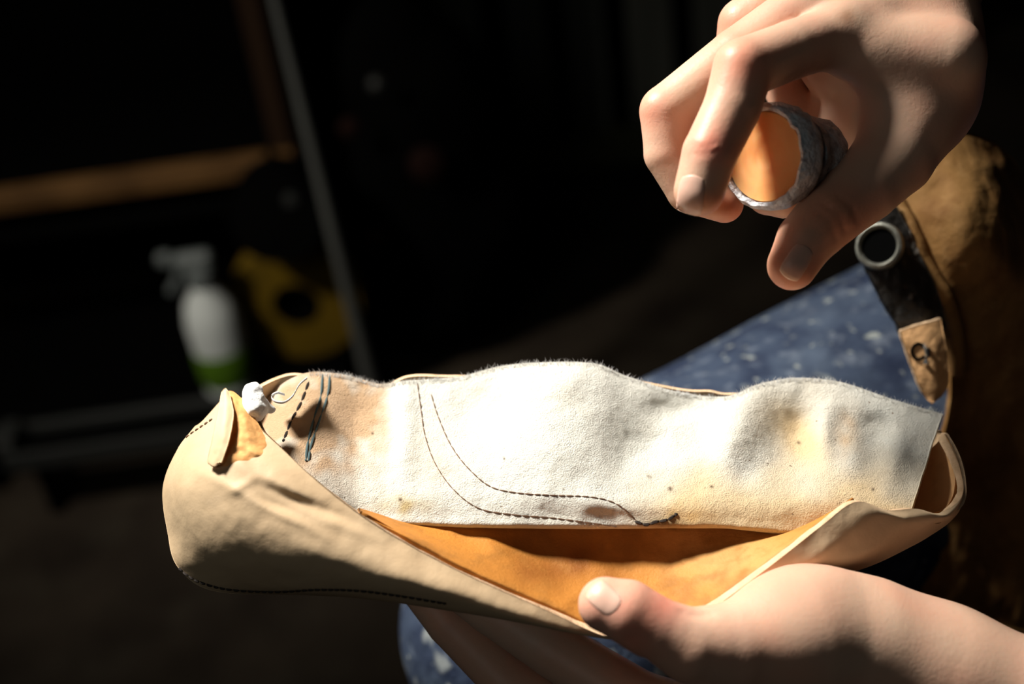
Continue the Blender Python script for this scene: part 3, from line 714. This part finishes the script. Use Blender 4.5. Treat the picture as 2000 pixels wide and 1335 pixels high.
patch('lining', L, 240, 520, .17, [M['lining'], M['ext'], M['white_fluff']], shoe, disp=lambda x, y: G(x, y, LB), tint=ltint, nz=.07, nzs=.9, seed=1, key='lining')
# outer back leather behind the lining, peeking over its rim
BK_TOP = [(440, 812, 0.30), (500, 762, -1.70), (560, 734, -3.00), (606, 736, -3.30), (660, 747, -3.40), (742, 758, -3.40), (800, 736, -3.40), (880, 736, -3.40), (980, 736, -3.50), (1160, 734, -3.60), (1330, 762, -3.60), (1385, 765, -3.60), (1425, 771, -3.60), (1550, 769, -3.60), (1640, 774, -3.60), (1740, 795, -3.70), (1838, 846, -3.40)]
BK = [BK_TOP, [(x+2, y+90, z-1.0) for x, y, z in BK_TOP], [(x+6, y+190, z-1.3) for x, y, z in BK_TOP], [(x+0, y+290, z-.6) for x, y, z in BK_TOP], [(x, min(y+350, 1130), z+.6) for x, y, z in BK_TOP]]
BK = [[(x, y, z) if i == 0 else (max(x, 480+8*i) if x < 500 else x-max(0, x-1600)*.6*i/4, min(y, 1125-max(0, x-1500)*.3), z) for x, y, z in r] for i, r in enumerate(BK)]
patch('back_leather', BK, 70, 160, .16, [M['ext'], M['ext'], M['edge']], shoe, nz=.03, nzs=.8, seed=4, key='back')
# outer leather, from the open rim round to the bottom seam
EX = [((440, 770, .2), (414, 800, .2), (394, 822, -.1), (380, 832, -1.2)),
      ((486, 815, 1.3), (430, 850, 1.7), (376, 872, 1.0), (346, 878, -.6)),
      ((540, 866, 2.1), (446, 915, 2.9), (362, 950, 2.0), (318, 950, -.4)),
      ((612, 932, 2.7), (505, 1000, 3.6), (392, 1035, 2.6), (326, 1035, .2)),
      ((702, 1003, 3.1), (592, 1070, 3.9), (452, 1100, 2.8), (348, 1108, .8)),
      ((800, 1064, 3.3), (700, 1110, 3.9), (560, 1140, 2.8), (420, 1154, 1.0)),
      ((920, 1126, 3.5), (830, 1150, 3.9), (720, 1164, 2.8), (600, 1162, 1.0)),
      ((1060, 1188, 3.6), (985, 1200, 3.7), (900, 1196, 2.8), (780, 1168, 1.1)),
      ((1190, 1244, 3.7), (1150, 1242, 3.4), (1080, 1222, 2.7), (960, 1190, 1.3)),
      ((1290, 1245, 3.7), (1285, 1248, 3.4), (1250, 1238, 2.7), (1200, 1210, 1.5)),
      ((1388, 1190, 3.4), (1405, 1196, 3.2), (1410, 1196, 2.7), (1390, 1190, 1.6)),
      ((1500, 1108, 3.0), (1532, 1128, 2.8), (1555, 1142, 2.3), (1545, 1140, 1.2)),
      ((1600, 1030, 2.6), (1640, 1062, 2.5), (1672, 1092, 2.0), (1680, 1112, .8)),
      ((1670, 980, 2.2), (1712, 1010, 2.1), (1755, 1045, 1.5), (1778, 1068, .2)),
      ((1735, 996, 1.7), (1775, 1012, 1.6), (1812, 1025, 1.1), (1835, 1034, -.2)),
      ((1790, 993, 1.3), (1822, 1006, 1.2), (1848, 1012, .8), (1862, 1012, -.3)),
      ((1835, 1001, .8), (1856, 1002, .7), (1868, 1000, .3), (1876, 992, -.4)),
      ((1878, 970, .1), (1881, 966, 0), (1883, 962, -.2), (1885, 955, -.6)),
      ((1876, 915, -.9), (1879, 912, -1.0), (1881, 910, -1.1), (1883, 908, -1.4)),
      ((1845, 848, -1.9), (1848, 846, -2.0), (1850, 845, -2.2), (1852, 846, -2.4))]
rows = [[c[i] for c in EX] for i in range(4)]
def exd(x, y): return G(x, y, [(560, 955, 60, 14, 28, .13), (530, 985, 55, 12, 20, -.14), (640, 1010, 90, 14, 25, .10), (1690, 1050, 60, 20, -40, -.12), (1600, 1090, 40, 18, -40, .08), (470, 900, 50, 14, 60, .08), (545, 922, 65, 24, 35, .16), (600, 985, 85, 13, 22, -.22), (515, 985, 95, 11, 27, .13), (470, 950, 30, 9, -30, .06)])
def ext_t(qx, qy):
    T = np.ones((len(qx), 3)); g = lambda cx, cy, sx, sy: np.exp(-((qx-cx)/sx)**2-((qy-cy)/sy)**2)[:, None]
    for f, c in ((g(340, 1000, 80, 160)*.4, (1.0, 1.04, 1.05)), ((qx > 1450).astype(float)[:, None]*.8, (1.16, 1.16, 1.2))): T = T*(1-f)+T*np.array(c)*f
    return T
patch('outer_leather', rows, 130, 420, .34, [M['ext'], M['orange'], M['edge']], shoe, disp=exd, tint=ext_t, nz=.05, nzs=.7, seed=2, key='ext')
# inner grain side of the front wall
IN = []
tops = [(700, 985, .5), (800, 1000, .3), (900, 1002, .2), (1020, 1004, .1), (1130, 1008, 0), (1250, 1010, 0), (1370, 1010, 0), (1470, 1012, 0), (1570, 1015, 0), (1650, 985, .1)]
rims = [c[0] for c in EX[4:14]]
for f, sag in ((0, 0), (.25, -.25), (.5, -.35), (.75, -.25), (.97, -.16)):
    IN.append([(a_[0]*(1-f)+b2[0]*f+(0 if b2[0] < 720 else 9 if b2[0] < 1250 else -5)*f, a_[1]*(1-f)+b2[1]*f-(0 if b2[0] < 720 else 9)*f, a_[2]*(1-f)+b2[2]*f+sag) for a_, b2 in zip(tops, rims)])
IN.append([(b2[0]+(2 if b2[0] < 1250 else -1), b2[1]-2, b2[2]-.26) for b2 in rims])
IN.insert(0, [(x, y-50, z-.8) for x, y, z in tops])
def ind(x, y): return G(x, y, [(960, 1060, 40, 22, 45, .16), (900, 1030, 90, 14, 6, .18), (1060, 1090, 70, 30, 40, -.22), (1130, 1160, 40, 14, -30, .08), (1420, 1080, 110, 40, -30, .22), (1300, 1080, 70, 60, 0, -.2), (1300, 1160, 60, 8, -25, .05)])
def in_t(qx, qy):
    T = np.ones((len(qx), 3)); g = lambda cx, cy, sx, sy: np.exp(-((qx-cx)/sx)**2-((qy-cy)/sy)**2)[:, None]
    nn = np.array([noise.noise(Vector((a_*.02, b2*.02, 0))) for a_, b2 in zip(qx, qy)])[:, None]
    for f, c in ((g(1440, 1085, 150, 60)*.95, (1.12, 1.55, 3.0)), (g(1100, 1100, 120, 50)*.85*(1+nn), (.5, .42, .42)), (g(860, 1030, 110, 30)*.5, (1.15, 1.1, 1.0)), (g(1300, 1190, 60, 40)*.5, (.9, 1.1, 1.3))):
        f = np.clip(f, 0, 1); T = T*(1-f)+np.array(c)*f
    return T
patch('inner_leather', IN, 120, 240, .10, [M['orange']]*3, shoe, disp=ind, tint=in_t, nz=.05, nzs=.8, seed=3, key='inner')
# heel end: the curled back wall seen from inside, right
HE = [[(1846, 848, -1.9), (1836, 856, -2.2), (1826, 868, -2.7), (1800, 890, -3.4), (1760, 910, -3.8)],
      [(1868, 890, -1.3), (1852, 895, -1.9), (1828, 905, -2.7), (1798, 920, -3.4), (1755, 935, -3.7)],
      [(1880, 940, -.5), (1862, 945, -1.2), (1832, 950, -2.2), (1798, 958, -2.9), (1750, 965, -3.1)],
      [(1876, 980, .1), (1858, 984, -.6), (1832, 990, -1.4), (1795, 998, -2.0), (1745, 1005, -2.2)],
      [(1840, 1004, .6), (1830, 1012, 0), (1812, 1020, -.6), (1780, 1028, -1.0), (1740, 1030, -1.2)]]
patch('heel_leather', HE, 60, 50, .14, [M['tab'], M['ext'], M['edge']], shoe, nz=.04, nzs=1, seed=6, key='heel')
# folded torn tab of paper tape at the toe
TB = [[(434, 768, .7), (450, 762, .8), (466, 772, .9), (490, 800, 1.3)],
      [(428, 800, 1.5), (455, 800, 1.7), (480, 815, 1.75), (512, 840, 1.75)],
      [(420, 850, 2.15), (448, 855, 2.45), (485, 862, 2.4), (534, 876, 2.15)],
      [(408, 892, 2.5), (440, 892, 2.85), (480, 898, 2.8), (556, 905, 2.35)],
      [(420, 915, 2.5), (450, 925, 2.75), (500, 930, 2.7), (575, 932, 2.3)]]
patch('torn_tab', TB, 70, 60, .07, [M['torn'], M['torn'], M['edge']], shoe, disp=lambda x, y: G(x, y, [(455, 850, 12, 40, 12, -.12), (480, 820, 10, 30, -10, .10), (500, 885, 30, 8, 20, .10), (470, 880, 20, 9, 0, -.10)]), tint=None, nz=.08, nzs=1.6, seed=8, key='tabt')
TP = [[(432, 764, 1.0), (440, 757, 1.1), (448, 766, 1.2)], [(426, 800, 1.7), (440, 800, 1.95), (456, 806, 2.0)], [(416, 850, 2.35), (432, 852, 2.65), (448, 856, 2.7)], [(405, 898, 2.7), (420, 904, 2.95), (434, 898, 3.0)], [(410, 908, 2.7), (418, 912, 2.9), (428, 905, 3.0)]]
patch('tape_strip', TP, 40, 20, .06, [M['tape']]*3, shoe, nz=.04, nzs=2, seed=10)
# white rolled scraps of lining at the toe
def fluff(X):
    d = cap(X, P(498, 800, 1.2), P(494, 766, .9), .42, .36); d = smin(d, cap(X, P(505, 785, 1), P(530, 800, .8), .25, .14), .15)
    return d+.03*np.sin(X[:, 0]*11+1)*np.sin(X[:, 1]*13)*np.sin(X[:, 2]*9)
V, F = nets(fluff, P(498, 785, 1.0)-np.array([1.2, 1.2, 1.2]), P(498, 785, 1.0)+np.array([1.4, 1.2, 1.0]), .04)
mesh('lining_roll', cw(V), F, M['white_fluff'], shoe)
cl = crom([(600, 735, -1.0), (585, 748, -.7), (572, 770, -.3), (556, 782, 0), (538, 781, .1), (530, 771, 0), (542, 764, -.1), (556, 768, -.2)], 60)
V, F = [], []
for i, p in enumerate(cl):
    for dz, dy in ((.35, 0), (-.6, 0), (-.6, 5), (.35, 5)): V.append(W(p[0], p[1]+dy, p[2]+dz))
for i in range(len(cl)-1):
    for k in range(4): a_ = i*4+k; b2 = i*4+(k+1) % 4; F.append((a_, b2, b2+4, a_+4))
F += [(3, 2, 1, 0), tuple(len(V)-4+k for k in range(4))]
mesh('lining_curl', V, F, M['white_fluff'], shoe)

def stitch(name, px, keys, dash, gap, rad, m, lift=.0002):
    c = crom(px, 400); s = np.concatenate([[0], np.cumsum(np.hypot(*(c[1:]-c[:-1]).T))]); b = MB(); pos = 0
    while pos < s[-1]:
        ln = dash*random.uniform(.85, 1.15); ps = []
        for u in np.linspace(pos, min(pos+ln, s[-1]), 5):
            x = np.interp(u, s, c[:, 0]); y = np.interp(u, s, c[:, 1]); h = hit(keys, x, y)
            if h: ps.append(h)
        if len(ps) == 5:
            q = [p+n_*(lift-(rad*.9 if i in (0, 4) else 0)) for i, (p, n_) in enumerate(ps)]
            b.tube(q, [rad*.6, rad, rad*1.05, rad, rad*.6], 5)
        pos += ln+gap
    if b.V: b.build(name, m, shoe)
stitch('lining_stitching', [(815, 748), (822, 800), (830, 850), (850, 905), (885, 955), (935, 992), (1000, 1004), (1070, 1010), (1150, 1020), (1205, 1028)], 'lining', 17, 1.2, .00019, M['thread_brown'])
stitch('lining_stitching', [(842, 770), (858, 820), (882, 872), (915, 915), (958, 950), (1010, 962), (1080, 967), (1150, 970), (1195, 980), (1225, 998), (1250, 1024)], 'lining', 15, 1.2, .00022, M['thread_brown'])
stitch('toe_seam', [(603, 745), (588, 785), (570, 820), (553, 862)], 'lining', 18, 2, .00042, M['thread_black'])
stitch('toe_seam', [(630, 730), (626, 775), (612, 820), (600, 870), (597, 900)], 'lining', 40, .5, .0004, M['thread_blue'])
stitch('toe_seam', [(644, 732), (640, 770), (624, 820), (607, 870), (602, 900)], 'lining', 40, .5, .0004, M['thread_blue'])
stitch('lower_seam', [(350, 1108), (366, 1122), (395, 1137), (450, 1150), (540, 1154), (620, 1150), (700, 1152), (780, 1162), (870, 1177)], ['ext'], 11, 2.2, .0005, M['thread_black'])
stitch('upper_seam', [(336, 890), (352, 866), (372, 848), (395, 832), (415, 818)], ['ext', 'tabt'], 9, 3, .00035, M['thread_brown'])
stitch('dart_knot', [(1240, 1018), (1262, 1024), (1280, 1019), (1305, 1014), (1322, 1003)], 'lining', 16, 1, .0006, M['thread_black'])
# frayed suede hairs on the lining rim
fb = MB(); rim = crom(np.array(TOP[3:], float), 1600)
for i in range(1700):
    a_ = rim[random.randrange(len(rim))]; h = hit('lining', a_[0]+random.uniform(-2, 2), a_[1]+random.uniform(2.5, 9))
    if not h: continue
    p, n_ = h; d = UPV*random.uniform(.5, 1)+RGT*random.uniform(-.6, .6)+n_*.3; ln = random.uniform(.0008, .0024)
    b2 = d+RGT*random.uniform(-.7, .7); s = np.cross(d, n_); s /= np.linalg.norm(s); r = .00008
    q = [p-d*.0004, p+d*ln*.5, p+(d+b2)*.5*ln]
    fb.add([q[0]-s*r, q[0]+s*r, q[0]+n_*r*1.5, q[1]-s*r*.7, q[1]+s*r*.7, q[1]+n_*r, q[2]], [(0, 1, 4, 3), (1, 2, 5, 4), (2, 0, 3, 5), (3, 4, 6), (4, 5, 6), (5, 3, 6)])
tag(fb.build('suede_fibres', M['white_fluff'], shoe), kind='stuff')

# ------------------------------------------------------------------ the little jar in the raised hand
C0 = P(1492, 306, 2.4); ax = np.array([.72, .10, -.69]); ax /= np.linalg.norm(ax)
aw = ax[0]*RGT+ax[1]*UPV-ax[2]*FWD; c0 = cw(C0)
jar = empty('polish_jar', c0, 'small clear jar with orange end, wrapped in plastic, held between fingers of the raised hand', 'jar')
MB().lathe([(0, .0006), (.004, .0008), (.005, .0003), (.008, .0007), (.0095, .0002), (.0125, .0004), (.0148, 0), (.0152, .001), (.0152, .012), (0, .012)], c0, aw, 48).build('orange_face', M['polish'], jar)
def crinkle(o, amp, sc):
    for v in o.data.vertices:
        n_ = noise.noise_vector(Vector(v.co)*sc); v.co += n_*amp
o = MB().lathe([(.0153, -.0012), (.0165, -.0016), (.0176, -.0004), (.0180, .003), (.0182, .006), (.0176, .0085), (.0170, .0095), (.0160, .0105), (.0157, .0115), (.0154, .008), (.0153, .003), (.0153, -.0012)], c0, aw, 72).build('jar_rim', M['film'], jar); crinkle(o, .0008, 260)
o = MB().lathe([(0, .0120), (.0145, .0120), (.0140, .016), (.0125, .020), (.0125, .027), (.0118, .030), (.006, .0315), (0, .0315)], c0, aw, 40).build('jar_neck', M['film_core'], jar)
nk = MB().lathe([(.0150, .0120), (.0158, .0130), (.0150, .0160), (.0134, .0195), (.0138, .022), (.0136, .028), (.0124, .0315), (.006, .0330), (0, .0332)], c0, aw, 64).build('plastic_wrap', M['film'], jar); crinkle(nk, .0011, 230)
